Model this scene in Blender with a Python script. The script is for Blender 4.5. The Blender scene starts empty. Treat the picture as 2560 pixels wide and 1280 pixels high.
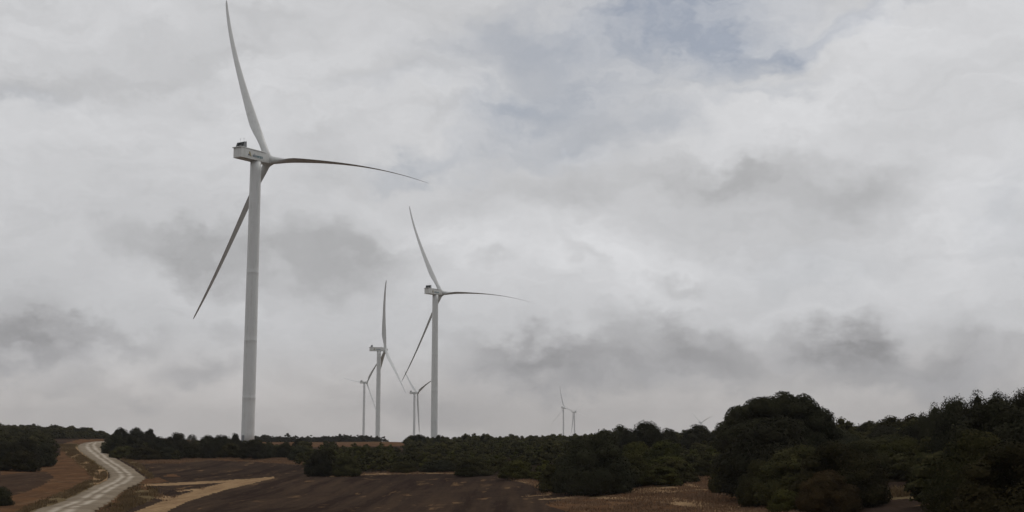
import bpy, bmesh, math, random
import numpy as np
from mathutils import Matrix, Vector

# ------------------------------------------------------------------ camera
S = bpy.context.scene
COL = S.collection
R = math.radians
F = 3150.0                      # focal length in pixels of a 2560 px wide frame
PITCH = math.atan(450 / F)
cd = bpy.data.cameras.new('camera'); cam = bpy.data.objects.new('camera', cd); COL.objects.link(cam)
cd.sensor_width = 36; cd.lens = F / 2560 * 36; cd.clip_start = 0.1; cd.clip_end = 30000
cam.location = (0, 0, 0); cam.rotation_euler = (R(90) + PITCH, 0, 0)
S.camera = cam
S.render.resolution_x = 1024; S.render.resolution_y = 512
S.view_settings.view_transform = 'Standard'; S.view_settings.look = 'None'
S.view_settings.exposure = 0.0; S.view_settings.gamma = 1.0
S.cycles.use_denoising = True
S.cycles.max_bounces = 6; S.cycles.diffuse_bounces = 3; S.cycles.glossy_bounces = 2
S.cycles.transmission_bounces = 2; S.cycles.volume_bounces = 1; S.cycles.transparent_max_bounces = 4
S.cycles.volume_step_rate = 10

# ------------------------------------------------------------------ sky
SUN_AZ, SUN_EL = R(48), R(46)   # azimuth clockwise from the view direction
W = bpy.data.worlds.new('World'); S.world = W; W.use_nodes = True
nt = W.node_tree; nt.nodes.clear()

class N:
    """tiny helper for wiring nodes"""
    def __init__(s, tree): s.t = tree
    def node(s, typ, **kw):
        n = s.t.nodes.new(typ)
        for k, v in kw.items(): setattr(n, k, v)
        return n
    def put(s, sock, v):
        if isinstance(v, bpy.types.NodeSocket): s.t.links.new(v, sock)
        else: sock.default_value = v
    def m(s, op, a, b=None, c=None, clamp=False):
        n = s.node('ShaderNodeMath', operation=op, use_clamp=clamp)
        s.put(n.inputs[0], a)
        if b is not None: s.put(n.inputs[1], b)
        if c is not None: s.put(n.inputs[2], c)
        return n.outputs[0]
    def vm(s, op, a, b=None, scale=None):
        n = s.node('ShaderNodeVectorMath', operation=op)
        s.put(n.inputs[0], a)
        if b is not None: s.put(n.inputs[1], b)
        if scale is not None: s.put(n.inputs['Scale'], scale)
        return n.outputs['Value'] if op in ('LENGTH', 'DOT_PRODUCT', 'DISTANCE') else n.outputs[0]
    def comb(s, x, y, z):
        n = s.node('ShaderNodeCombineXYZ')
        for i, v in enumerate((x, y, z)): s.put(n.inputs[i], v)
        return n.outputs[0]
    def sep(s, v):
        n = s.node('ShaderNodeSeparateXYZ'); s.put(n.inputs[0], v); return n.outputs
    def noise(s, vec, scale, detail=4, rough=.5, color=False, dist=0):
        n = s.node('ShaderNodeTexNoise'); s.put(n.inputs['Vector'], vec)
        n.inputs['Scale'].default_value = scale; n.inputs['Detail'].default_value = detail
        n.inputs['Roughness'].default_value = rough; n.inputs['Distortion'].default_value = dist
        return n.outputs['Color' if color else 'Fac']
    def mix(s, f, a, b):
        n = s.node('ShaderNodeMix', data_type='RGBA'); s.put(n.inputs[0], f)
        s.put(n.inputs[6], a); s.put(n.inputs[7], b); return n.outputs[2]
    def ramp(s, v, a, b, c=0., d=1.):
        n = s.node('ShaderNodeMapRange', interpolation_type='SMOOTHSTEP'); s.put(n.inputs[0], v)
        for i, q in enumerate((a, b, c, d)): n.inputs[i + 1].default_value = q
        return n.outputs[0]

g = N(nt)
tc = g.node('ShaderNodeTexCoord').outputs['Generated']
dx, dy, dz = g.sep(tc)
sky = g.node('ShaderNodeTexSky', sky_type='NISHITA', sun_disc=False, sun_elevation=SUN_EL, sun_rotation=SUN_AZ,
             air_density=1.0, dust_density=1.5, ozone_density=1.0)
az = g.m('ARCTAN2', dx, dy); el = g.m('ARCSINE', dz)
P0 = g.comb(az, el, 0.0)
w1 = g.vm('SCALE', g.vm('SUBTRACT', g.noise(tc, 9, 5, .55, color=True), (.5, .5, .5)), scale=.11)
w2 = g.vm('SCALE', g.vm('SUBTRACT', g.noise(g.vm('MULTIPLY', tc, (1, 1, 1.8)), 30, 5, .6, color=True), (.5, .5, .5)), scale=.045)
PW = g.vm('ADD', g.vm('ADD', P0, w1), w2)

def px2dir(px, py):
    x = (px - 1280) / F; u = -(py - 640) / F
    return np.array([x, math.cos(PITCH) - u * math.sin(PITCH), math.sin(PITCH) + u * math.cos(PITCH)])
def px2azel(px, py):
    d = px2dir(px, py); d = d / np.linalg.norm(d)
    return math.atan2(d[0], d[1]), math.asin(d[2])

def blobs(vec, lst):
    """sum of soft elliptical cloud masses, each at its own bearing and elevation in the sky"""
    tot = None
    for (px, py, rx, ry, rot, amp) in lst:
        a, e = px2azel(px, py)
        mp = g.node('ShaderNodeMapping', vector_type='TEXTURE')
        g.put(mp.inputs['Vector'], vec)
        mp.inputs['Location'].default_value = (a, e, 0)
        mp.inputs['Rotation'].default_value = (0, 0, R(rot))
        mp.inputs['Scale'].default_value = (rx / F, ry / F, 1)
        l = g.vm('LENGTH', mp.outputs[0])
        v = g.ramp(l, 0.0, 1.45, amp, 0.)
        tot = v if tot is None else g.m('ADD', tot, v)
    return tot

DARK = [(0, 850, 200, 75, -18, -.15), (120, 905, 120, 50, 0, -.06), (270, 870, 110, 28, 5, -.09), (470, 940, 100, 45, 0, -.09),
        (170, 1000, 80, 30, 0, -.05), (360, 1005, 70, 22, -8, -.05), (540, 830, 70, 35, -20, -.05),
        (430, 640, 150, 45, 0, -.09), (700, 655, 300, 85, -4, -.10), (950, 650, 140, 60, -10, -.09), (600, 690, 200, 50, 0, -.05),
        (150, 560, 260, 60, 0, -.02), (1040, 1000, 260, 60, 0, -.05),
        (1240, 680, 40, 22, 0, -.05), (1485, 650, 60, 24, -50, -.08), (1740, 700, 90, 28, -5, -.08),
        (1250, 880, 170, 45, 0, -.09), (1500, 925, 300, 70, -3, -.13), (1720, 850, 170, 60, -12, -.13), (1420, 880, 120, 40, 0, -.04),
        (1850, 950, 300, 60, 0, -.06), (2120, 835, 75, 65, 0, -.12), (2020, 870, 80, 45, 0, -.06), (2250, 900, 280, 75, -8, -.12), (2450, 930, 160, 70, 0, -.06),
        (2400, 830, 60, 28, -30, -.05), (1820, 430, 160, 60, 0, -.09), (2120, 450, 230, 60, -5, -.10), (1500, 470, 330, 60, 5, -.05),
        (2350, 270, 130, 120, 25, -.05), (1950, 560, 330, 60, 0, -.03), (850, 520, 260, 90, 0, -.02), (300, 190, 380, 26, 12, -.04),
        (80, 245, 120, 28, 8, -.06), (950, 215, 200, 28, 6, -.05), (900, 60, 400, 60, 8, -.03), (1100, 290, 60, 20, 20, -.03)]
BLUE = [(1780, 10, 230, 80, 8, .95), (1830, 120, 120, 65, 8, .80), (2080, 70, 190, 34, 24, .60), (1500, 60, 330, 120, 10, .45),
        (1560, 200, 330, 90, 10, .40), (1990, 120, 60, 50, 20, .45), (1480, 350, 150, 60, 10, .50), (1230, 330, 130, 75, 28, .50), (1060, 410, 90, 34, 25, .45),
        (1350, 260, 200, 60, 12, .35), (1660, 290, 90, 40, 0, .35), (1900, 235, 160, 20, 5, .35), (2010, 670, 170, 60, 0, .22),
        (2540, 560, 80, 150, 0, .25), (1010, 230, 170, 30, 8, .25), (80, 255, 110, 28, 8, .30), (1200, 110, 240, 60, 8, .20), (1250, 400, 250, 30, 8, .25)]
BRIGHT = [(2300, 130, 360, 150, 20, .045), (1900, 320, 260, 70, 5, .03), (600, 280, 420, 120, 0, .015), (1650, 620, 700, 90, 0, .025), (1830, 75, 70, 16, -20, .05),
          (2450, 480, 200, 300, 0, .045), (1750, 690, 800, 130, 0, .030), (1300, 620, 500, 90, 0, .02), (1450, 345, 26, 16, 0, .04), (640, 530, 300, 60, 0, .01)]
dark = blobs(PW, [(a_, b_, c_ * 1.12, d_ * 1.12, e_, f_ * (.66 if b_ < 780 else .80)) for a_, b_, c_, d_, e_, f_ in DARK])
bright = blobs(PW, BRIGHT)
blue = blobs(PW, [(a_, b_, c_ * 1.15, d_ * 1.2, e_, f_ * (1 if b_ < 150 else .72)) for a_, b_, c_, d_, e_, f_ in BLUE])
mpS = g.node('ShaderNodeMapping'); g.put(mpS.inputs['Vector'], PW); mpS.inputs['Rotation'].default_value = (0, 0, R(-11)); mpS.inputs['Scale'].default_value = (1, 3.0, 1)
streak = g.noise(mpS.outputs[0], 8.5, 8, .62, dist=.5)
fine = g.noise(mpS.outputs[0], 34, 6, .65)
broad = g.noise(mpS.outputs[0], 3.6, 3, .5)
val = g.ramp(el, R(-1), R(12), .782, .810)
lump = g.noise(g.vm('MULTIPLY', PW, (1, 2.0, 1)), 13, 7, .55)
shape = g.m('MULTIPLY', g.m('MULTIPLY_ADD', streak, 1.0, .55), g.m('MULTIPLY_ADD', g.ramp(lump, .33, .62), .70, .75))
val = g.m('ADD', val, g.m('MULTIPLY', dark, shape))
val = g.m('ADD', val, g.m('MULTIPLY', g.m('SUBTRACT', lump, .5), .05))
val = g.m('ADD', val, bright)
val = g.m('ADD', val, g.m('MULTIPLY', g.m('SUBTRACT', streak, .5), .15))
val = g.m('ADD', val, g.m('MULTIPLY', g.m('SUBTRACT', fine, .5), .035))
val = g.m('ADD', val, g.m('MULTIPLY', g.m('SUBTRACT', broad, .5), .10))
lin = g.m('MULTIPLY', g.m('POWER', val, 2.3), g.ramp(dy, -.55, .75, .72, 1.0))   # brighter on the side where the veiled sun stands
tint = g.mix(g.ramp(el, R(.3), R(5)), (1.045, .99, .955, 1), (.988, .995, 1.018, 1))
tint = g.mix(g.ramp(dark, -.13, 0, 1, 0), tint, g.mix(g.ramp(el, R(2), R(9)), (.998, .992, 1.02, 1), (.99, .995, 1.012, 1)))
cl = g.vm('SCALE', tint, scale=g.m('MULTIPLY', lin, 10.0))
gap = g.m('MULTIPLY', blue, g.m('MULTIPLY_ADD', g.ramp(streak, .34, .68), -.62, 1.22), clamp=True)
skyc = g.mix(.5, g.vm('SCALE', sky.outputs[0], scale=.62), (3.5, 3.72, 4.25, 1))   # thin veil over the blue
mixed = g.mix(g.m('MULTIPLY', gap, .85), cl, skyc)
bg = g.node('ShaderNodeBackground'); g.put(bg.inputs[0], mixed); bg.inputs[1].default_value = 0.1
out = g.node('ShaderNodeOutputWorld'); nt.links.new(bg.outputs[0], out.inputs[0])

# ------------------------------------------------------------------ sun (veiled by cloud)
sl = bpy.data.lights.new('sun', 'SUN'); sl.energy = 0.5; sl.angle = R(14); sl.color = (1, .95, .87)
so = bpy.data.objects.new('sun', sl); COL.objects.link(so)
sd = Vector((math.sin(SUN_AZ) * math.cos(SUN_EL), math.cos(SUN_AZ) * math.cos(SUN_EL), math.sin(SUN_EL)))
so.rotation_euler = sd.to_track_quat('Z', 'Y').to_euler(); so.location = (60, 0, 80)

# ------------------------------------------------------------------ helpers
rng = np.random.default_rng(11)
random.seed(5)
def tag(o, label=None, cat=None, group=None, kind=None):
    for k, v in (('label', label), ('category', cat), ('group', group), ('kind', kind)):
        if v: o[k] = v
    return o
def obj(name, me, parent=None, mat=None):
    if mat is not None and not me.materials: me.materials.append(mat)
    o = bpy.data.objects.new(name, me); COL.objects.link(o)
    if parent is not None: o.parent = parent
    return o
def empty(name, loc, rz=0):
    o = bpy.data.objects.new(name, None); COL.objects.link(o)
    o.location = loc; o.rotation_euler = (0, 0, rz); o.empty_display_size = 1; return o
def mesh_np(name, verts, faces, smooth=False):
    """faces: (n,k) array of equal-size polygons"""
    verts = np.asarray(verts, np.float32); faces = np.asarray(faces, np.int32)
    me = bpy.data.meshes.new(name)
    n, k = faces.shape
    me.vertices.add(len(verts)); me.vertices.foreach_set('co', verts.ravel())
    me.loops.add(n * k); me.loops.foreach_set('vertex_index', faces.ravel())
    me.polygons.add(n); me.polygons.foreach_set('loop_start', np.arange(0, n * k, k, dtype=np.int32))
    me.polygons.foreach_set('use_smooth', np.full(n, smooth))
    me.update(calc_edges=True); return me
def mat(name, rough=.9, spec=.3):
    m = bpy.data.materials.new(name); m.use_nodes = True
    b = m.node_tree.nodes['Principled BSDF']; b.inputs['Roughness'].default_value = rough
    b.inputs['Specular IOR Level'].default_value = spec
    return m, N(m.node_tree), b

# ------------------------------------------------------------------ terrain
DC = [0, 20, 50, 75, 100, 130, 165, 205, 250, 330, 420, 520, 640, 850, 1250, 2300, 4000, 5300, 9300]
TBL = {   # eye-relative ground height per bearing (given as a column of the 2560 px frame)
    -400: [-1.7, -3.0, -5.0, -5.5, -5.7, -5.7, -5.3, -4.4, -2.9, -0.4, 1.6, 3.2, 4.6, 3.5, 0, -10, -22, -40, -90],
    0:    [-1.7, -3.0, -5.0, -5.5, -5.7, -5.7, -5.3, -4.5, -3.1, -1.2, 0.5, 1.8, 2.9, 1.5, -2, -12, -22, -40, -90],
    150:  [-1.7, -3.0, -5.0, -5.5, -5.7, -5.8, -5.4, -4.7, -3.6, -1.9, -0.2, 1.0, 1.9, .5, -5, -14, -22, -40, -90],
    300:  [-1.7, -3.0, -5.0, -5.5, -5.8, -5.8, -5.5, -5.0, -4.2, -2.7, -1.4, -0.9, -0.8, -3, -8, -16, -23, -42, -90],
    620:  [-1.7, -3.0, -5.0, -5.6, -5.8, -5.8, -5.5, -5.0, -4.1, -3.4, -2.8, -2.4, -3.2, -5, -14, -22, -25, -45, -90],
    850:  [-1.7, -3.0, -5.0, -5.6, -5.8, -5.6, -5.1, -4.6, -4.1, -3.4, -3.1, -3.1, -2.9, -5.5, -16, -22, -26, -45, -90],
    1100: [-1.7, -3.0, -5.0, -5.6, -5.7, -5.4, -4.9, -4.4, -3.8, -2.9, -2.2, -2.6, -3.4, -6, -16, -25, -26, -45, -90],
    1400: [-1.7, -3.0, -5.0, -5.4, -5.3, -4.9, -4.4, -3.8, -3.2, -2.4, -1.9, -2.2, -3.0, -7, -16, -24, -22, -45, -90],
    1750: [-1.7, -3.0, -4.8, -5.0, -4.7, -4.0, -3.3, -2.6, -1.9, -1.2, -0.9, -1.2, -3, -8, -16, -24, -26, -45, -90],
    2100: [-1.7, -3.0, -4.3, -4.4, -3.9, -3.1, -2.2, -1.3, -0.6, 0.4, 0.6, 0, -2, -8, -18, -25, -28, -46, -90],
    2560: [-1.7, -2.8, -3.6, -3.3, -2.6, -1.7, -0.5, 0.7, 1.6, 2.6, 2.8, 2, 0, -8, -18, -25, -28, -46, -90],
    3000: [-1.7, -2.6, -3.2, -2.9, -2.1, -1.0, 0.3, 1.5, 2.4, 3.4, 3.4, 2, 0, -8, -18, -25, -28, -46, -90],
}
K = F * (math.cos(PITCH) + 450 / F * math.sin(PITCH))
TAZ = np.array([math.atan((c - 1280) / K) for c in TBL]); TZ = np.array([TBL[c] for c in TBL], float)
LD = np.log(np.array(DC, float) + 12)
def pchip_rows(x):           # smooth interpolation over distance
    n = len(LD); i = np.clip(np.searchsorted(LD, x) - 1, 0, n - 2)
    h = LD[i + 1] - LD[i]; t = (x - LD[i]) / h
    d = np.diff(TZ, axis=1) / np.diff(LD)
    m = np.zeros_like(TZ); m[:, 1:-1] = (d[:, :-1] + d[:, 1:]) / 2; m[:, 0] = d[:, 0]; m[:, -1] = d[:, -1]
    a = TZ[:, i]; b = TZ[:, i + 1]; ma = m[:, i] * h; mb = m[:, i + 1] * h
    return (2 * t**3 - 3 * t**2 + 1) * a + (t**3 - 2 * t**2 + t) * ma + (-2 * t**3 + 3 * t**2) * b + (t**3 - t**2) * mb
_ph = np.random.default_rng(3).uniform(0, 6.28, (14, 3))
def ground(x, y):
    x = np.atleast_1d(np.asarray(x, float)); y = np.atleast_1d(np.asarray(y, float))
    sh = x.shape; x = x.ravel(); y = y.ravel()
    d = np.hypot(x, y); a = np.arctan2(x, y)
    a = np.where(np.abs(a) > 1.5, np.sign(a) * (3.1416 - np.abs(a)), a)
    rows = pchip_rows(np.log(np.minimum(d, 9299) + 12))
    j = np.clip(np.searchsorted(TAZ, a) - 1, 0, len(TAZ) - 2)
    t = np.clip((a - TAZ[j]) / (TAZ[j + 1] - TAZ[j]), 0, 1); t = t * t * (3 - 2 * t)
    k = np.arange(len(x)); z = rows[j, k] * (1 - t) + rows[j + 1, k] * t
    n = np.zeros_like(z)
    for q, (p1, p2, p3) in enumerate(_ph):
        L = 1.3 * 1.75 ** q if q < 9 else 100
        if q > 8: break
        th = p1
        n += math.sqrt(L) * .012 * np.sin((x * math.cos(th) + y * math.sin(th)) * 6.28 / L + p2) * np.cos((-x * math.sin(th) + y * math.cos(th)) * 6.28 / L * .8 + p3)
    z = z + n * np.clip(d / 60, 0, 1)
    return z.reshape(sh)
def gz(x, y): return float(ground(x, y)[0])
def hit(px, py, dmax=1500.):
    """the point of the ground that a sight line meets"""
    d = px2dir(px, py); h = math.hypot(d[0], d[1]); d = d / h
    ts = np.geomspace(15, dmax, 1500)
    diff = d[2] * ts - ground(d[0] * ts, d[1] * ts)
    i = np.argmax(diff < 0)
    if diff[i] >= 0: return None
    f = diff[i - 1] / (diff[i - 1] - diff[i]); t = ts[i - 1] + f * (ts[i] - ts[i - 1])
    x, y = d[0] * t, d[1] * t
    return np.array([x, y, gz(x, y)])
def project(p):
    p = np.asarray(p); x, y, z = p[..., 0], p[..., 1], p[..., 2]
    f = y * math.cos(PITCH) + z * math.sin(PITCH); u = -y * math.sin(PITCH) + z * math.cos(PITCH)
    f = np.where(f < .01, .01, f)
    return 1280 + F * x / f, 640 - F * u / f
def inside(px, py, poly):
    r = np.zeros(px.shape, bool); n = len(poly)
    for i in range(n):
        x1, y1 = poly[i]; x2, y2 = poly[(i + 1) % n]
        if y1 == y2: continue
        c = ((y1 > py) != (y2 > py)) & (px < (x2 - x1) * (py - y1) / (y2 - y1) + x1)
        r ^= c
    return r

# ground patches: outlines of what really lies on the ground, traced then dropped on the terrain
ORANGE = [[(0, 1160), (140, 1155), (160, 1108), (200, 1098), (262, 1098), (262, 1106), (205, 1112), (185, 1125), (240, 1180), (262, 1198), (225, 1222), (110, 1264), (40, 1290), (0, 1290)],
          [(300, 1146), (450, 1150), (480, 1138), (560, 1136), (680, 1140), (780, 1153), (780, 1164), (640, 1154), (520, 1150), (440, 1158), (330, 1158)],
          [(405, 1192), (418, 1186), (436, 1185), (452, 1192)],
          [(345, 1200), (395, 1193), (420, 1204), (350, 1214)],
          [(350, 1212), (390, 1224), (385, 1240), (320, 1262), (290, 1300), (220, 1300), (290, 1236)],
          [(1480, 1232), (1560, 1220), (1740, 1206), (1740, 1180), (1790, 1182), (1800, 1215), (1960, 1236), (2060, 1262), (2140, 1300), (1500, 1300), (1360, 1262)],
          [(620, 1096), (1016, 1096), (1016, 1115), (760, 1118), (620, 1112)]]
DARKP = [[(0, 1188), (60, 1181), (118, 1180), (135, 1192), (110, 1212), (60, 1232), (30, 1240), (0, 1240)]]
STRAW = [[(310, 1290), (420, 1247), (520, 1216), (600, 1199), (660, 1193), (686, 1192), (686, 1196), (640, 1206), (560, 1226), (470, 1253), (395, 1290)],
         [(352, 1211), (450, 1206), (560, 1201), (610, 1197), (590, 1205), (460, 1212), (358, 1216)],
         [(440, 1226), (500, 1221), (520, 1217), (500, 1224), (445, 1230)],
         [(380, 1236), (440, 1242), (420, 1252), (385, 1246)],
         [(820, 1190), (880, 1185), (1050, 1180), (1150, 1182), (1150, 1185), (1050, 1184), (900, 1188), (830, 1193)],
         [(1250, 1188), (1345, 1204), (1372, 1222), (1380, 1236), (1290, 1242), (1372, 1238), (1330, 1212), (1250, 1192)],
         [(1500, 1224), (1600, 1215), (1740, 1210), (1770, 1225), (1640, 1233), (1540, 1233)],
         [(1330, 1250), (1480, 1236), (1680, 1242), (1800, 1262), (1980, 1272), (1980, 1300), (1820, 1290), (1660, 1256), (1480, 1246)],
         
         [(340, 1086), (392, 1084), (388, 1101), (345, 1103)], [(458, 1092), (512, 1092), (505, 1105), (470, 1103)],
         [(165, 1128), (192, 1118), (232, 1158), (268, 1180), (268, 1200), (236, 1214), (236, 1190), (196, 1158)]]
VERGE = [[(2190, 1230), (2250, 1219), (2330, 1226), (2340, 1236), (2300, 1246), (2210, 1250)],
         [(150, 1110), (190, 1108), (235, 1150), (272, 1178), (272, 1200), (150, 1262), (60, 1290), (20, 1290), (110, 1252), (238, 1196), (190, 1150), (165, 1135)],
         [(310, 1262), (345, 1222), (380, 1228), (400, 1240), (330, 1270), (260, 1300), (230, 1300)],
         [(262, 1108), (262, 1122), (300, 1148), (330, 1160), (372, 1196), (385, 1196), (340, 1156), (290, 1135), (272, 1118)]]
SCRUB = [[(768, 1182), (940, 1179), (1050, 1176), (1150, 1180), (1250, 1183), (1345, 1205), (1365, 1234), (1480, 1228), (1560, 1218), (1735, 1206), (1750, 1182), (1784, 1182),
          (1800, 1210), (1880, 1228), (2050, 1256), (2170, 1262), (2180, 1206), (2330, 1204), (2345, 1240), (2350, 1320), (3700, 1330), (3700, 900), (1016, 900), (1016, 1132), (770, 1136), (740, 1146)],
         [(-60, 1168), (60, 1166), (136, 1158), (138, 1120), (110, 1098), (262, 1097), (262, 1000), (-60, 1000)],
         [(262, 1122), (300, 1146), (440, 1150), (480, 1138), (560, 1136), (680, 1140), (770, 1154), (770, 1130), (680, 1128), (620, 1120), (510, 1122), (470, 1122), (400, 1122), (340, 1122), (262, 1112)],
         [(262, 1096), (262, 1000), (660, 1000), (660, 1105), (400, 1089)],
         [(620, 1000), (1016, 1000), (1016, 1104), (620, 1106)],
         [(0, 1215), (30, 1225), (30, 1262), (0, 1268)]]

az_d = np.concatenate([np.radians(np.arange(-180, -27, 3.0)), np.radians(np.arange(-26, 26.001, .115)), np.radians(np.arange(29, 180, 3.0))])
rr = [3.]
while rr[-1] < 9300:
    r = rr[-1]; rr.append(r * (1.12 if r < 60 else 1.0062 if r < 620 else 1.05))
rr = np.array(rr)
A, D = np.meshgrid(az_d, rr)
X = D * np.sin(A); Y = D * np.cos(A); Zg = ground(X, Y)
na, nr = len(az_d), len(rr)
V = np.stack([X, Y, Zg], -1).reshape(-1, 3); V = np.vstack([V, [[0, 0, gz(0.01, 0.01)]]])
i0 = np.arange(nr - 1)[:, None] * na; j0 = np.arange(na)[None, :]; j1 = (j0 + 1) % na
quads = np.stack([i0 + j0, i0 + na + j0, i0 + na + j1, i0 + j1], -1).reshape(-1, 4)
c = len(V) - 1
me = mesh_np('ground', V, quads[:, ::-1].copy(), True)
bm = bmesh.new(); bm.from_mesh(me); bm.verts.ensure_lookup_table()
for j in range(na):
    bm.faces.new((bm.verts[c], bm.verts[(j + 1) % na], bm.verts[j]))
bmesh.ops.recalc_face_normals(bm, faces=bm.faces); 
bm.to_mesh(me); bm.free()
if me.polygons[0].normal.z < 0: me.flip_normals()
PX, PY = project(V)
front = V[:, 1] > 5
def attr(name, polys, hazard=None):
    v = np.zeros(len(V), np.float32)
    for p in polys: v[inside(PX, PY, p) & front] = 1
    a = me.attributes.new(name, 'FLOAT', 'POINT'); a.data.foreach_set('value', v); return v
scrubmask = attr('scrubland', SCRUB); attr('bare_orange', ORANGE); attr('straw', STRAW); attr('verge', VERGE); attr('tilled', DARKP)

gm, g, b = mat('soil and stubble', 1.0, 0.0)
pos = g.node('ShaderNodeNewGeometry').outputs['Position']
def at(n): return g.node('ShaderNodeAttribute', attribute_name=n).outputs['Fac']
big = g.noise(pos, .035, 5, .55); mid = g.noise(pos, .22, 6, .6); fin = g.noise(pos, 1.6, 6, .65)
rotp = g.node('ShaderNodeMapping'); g.put(rotp.inputs['Vector'], pos); rotp.inputs['Rotation'].default_value = (0, 0, R(-9)); rotp.inputs['Scale'].default_value = (1.0, .035, 1)
row = g.noise(g.vm('MULTIPLY', rotp.outputs[0], (.45, .45, 1)), 1.1, 5, .65)
rot2 = g.node('ShaderNodeMapping'); g.put(rot2.inputs['Vector'], pos); rot2.inputs['Rotation'].default_value = (0, 0, R(-14)); rot2.inputs['Scale'].default_value = (1.0, .16, 1)
row2 = g.noise(rot2.outputs[0], .7, 4, .6)
soil = g.mix(g.ramp(big, .35, .65), (.054, .037, .028, 1), (.074, .050, .036, 1))
soil = g.mix(g.m('MULTIPLY', g.ramp(row, .49, .62), g.m('MULTIPLY_ADD', g.ramp(big, .35, .6), .45, .12)), soil, (.112, .072, .047, 1))
soil = g.mix(g.m('MULTIPLY', g.ramp(row, .49, .40), .65), soil, (.034, .022, .018, 1))
soil = g.mix(g.m('MULTIPLY', g.m('MULTIPLY', g.ramp(row2, .56, .66), g.ramp(mid, .50, .58)), .8), soil, (.24, .145, .075, 1))
soil = g.mix(g.m('MULTIPLY', g.ramp(fin, .35, .75), .45), soil, (.026, .020, .018, 1))
orange = g.mix(g.ramp(mid, .35, .65), (.165, .088, .046, 1), (.115, .064, .037, 1))
orange = g.mix(g.m('MULTIPLY', g.ramp(row2, .5, .7), .5), orange, (.24, .15, .085, 1))
orange = g.mix(g.m('MULTIPLY', g.ramp(fin, .5, .8), .5), orange, (.06, .042, .032, 1))
straw = g.mix(g.ramp(g.m('ADD', g.m('MULTIPLY', fin, .5), g.m('MULTIPLY', row2, .5)), .35, .62), (.42, .28, .155, 1), (.28, .18, .10, 1))
verge = g.mix(g.ramp(mid, .4, .6), (.21, .155, .085, 1), (.12, .085, .045, 1))
verge = g.mix(g.m('MULTIPLY', g.ramp(fin, .5, .75), .6), verge, (.065, .055, .03, 1))
scrubc = g.mix(g.ramp(mid, .4, .65), (.018, .014, .009, 1), (.045, .032, .018, 1))
def edge(a, amt=.55): return g.ramp(g.m('ADD', at(a), g.m('MULTIPLY', g.m('SUBTRACT', mid, .5), amt * 2)), .32, .68)
colr = g.mix(edge('scrubland', .25), soil, scrubc)
colr = g.mix(edge('bare_orange', .8), colr, orange)
colr = g.mix(g.m('MULTIPLY', edge('tilled', .5), .85), colr, soil)
colr = g.mix(edge('verge', .9), colr, verge)
colr = g.mix(edge('straw', .35), colr, straw)
colr = g.mix(g.m('MULTIPLY', g.ramp(g.noise(pos, 5, 4, .7), .5, .8), .5), colr, (.03, .024, .02, 1))
far = g.ramp(g.vm('LENGTH', pos), 560, 640)
colr = g.mix(far, colr, g.mix(g.ramp(g.noise(pos, .012, 4, .6), .45, .6), scrubc, (.16, .11, .055, 1)))
g.put(b.inputs['Base Color'], colr)
bp = g.node('ShaderNodeBump'); bp.inputs['Strength'].default_value = .9; bp.inputs['Distance'].default_value = .35
g.put(bp.inputs['Height'], g.m('ADD', fin, g.m('MULTIPLY', row, 1.2))); g.put(b.inputs['Normal'], bp.outputs[0])
gr = obj('ground', me, None, gm); tag(gr, kind='structure')

# ------------------------------------------------------------------ gravel road
RD = [(1290, 55, 236), (1278, 80, 246), (1256, 146, 281), (1240, 184, 299), (1227, 212, 314), (1209, 249, 350), (1196, 270, 366), (1188, 273, 358), (1181, 268, 347), (1162, 246, 319),
      (1143, 218, 290), (1133, 204, 280), (1124, 194, 270), (1117, 192, 262), (1111, 198, 258), (1106.5, 212, 268), (1104.5, 235, 290), (1104, 262, 320)]
L_, R_ = [], []
for y, a, c2 in RD:
    p, q = hit(a, y), hit(c2, y + (0 if y > 1108 else .8))
    if p is None or q is None: continue
    L_.append(p); R_.append(q)
L_ = np.array(L_); R_ = np.array(R_)
# extend toward the viewer's side of the frame
L_ = np.vstack([L_[0] + (L_[0] - L_[2]) * 1.5, L_]); R_ = np.vstack([R_[0] + (R_[0] - R_[2]) * 1.5, R_])
def resample(P, n):
    t = np.linspace(0, len(P) - 1, n); i = np.clip(t.astype(int), 0, len(P) - 2); f = (t - i)[:, None]
    a = P[np.clip(i - 1, 0, len(P) - 1)]; b_ = P[i]; c_ = P[i + 1]; d_ = P[np.clip(i + 2, 0, len(P) - 1)]
    return .5 * ((2 * b_) + (-a + c_) * f + (2 * a - 5 * b_ + 4 * c_ - d_) * f**2 + (-a + 3 * b_ - 3 * c_ + d_) * f**3)
n_ = 420; m_ = 15
Lr, Rr = resample(L_, n_), resample(R_, n_)
wob = np.cumsum(rng.normal(0, .09, n_)); wob -= np.linspace(wob[0], wob[-1], n_)
vs, us = [], []
for i in range(n_):
    for k in range(m_):
        u = k / (m_ - 1); p = Lr[i] * (1 - u) + Rr[i] * u
        if k in (0, m_ - 1):
            side = -1 if k == 0 else 1; dv = (Rr[i] - Lr[i]); dv /= np.linalg.norm(dv[:2]); p = p + dv * side * (.25 * math.sin(i * .9) + .12 * math.sin(i * 2.3) + wob[i] * .15)
        vs.append((p[0], p[1])); us.append(u)
vs = np.array(vs); crown = .10 * (1 - (2 * np.array(us) - 1) ** 2) - .05 * np.exp(-((np.array(us) - .36) / .06) ** 2) - .05 * np.exp(-((np.array(us) - .6) / .06) ** 2)
z = ground(vs[:, 0], vs[:, 1]) + .05 + crown - .12 * (np.abs(np.array(us) - .5) > .499)
q = np.array([[i * m_ + k, i * m_ + k + 1, (i + 1) * m_ + k + 1, (i + 1) * m_ + k] for i in range(n_ - 1) for k in range(m_ - 1)])
rm = mesh_np('gravel_road', np.column_stack([vs, z]), q, True)
a = rm.attributes.new('across', 'FLOAT', 'POINT'); a.data.foreach_set('value', np.array(us, np.float32))
if rm.polygons[0].normal.z < 0: rm.flip_normals()
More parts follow.
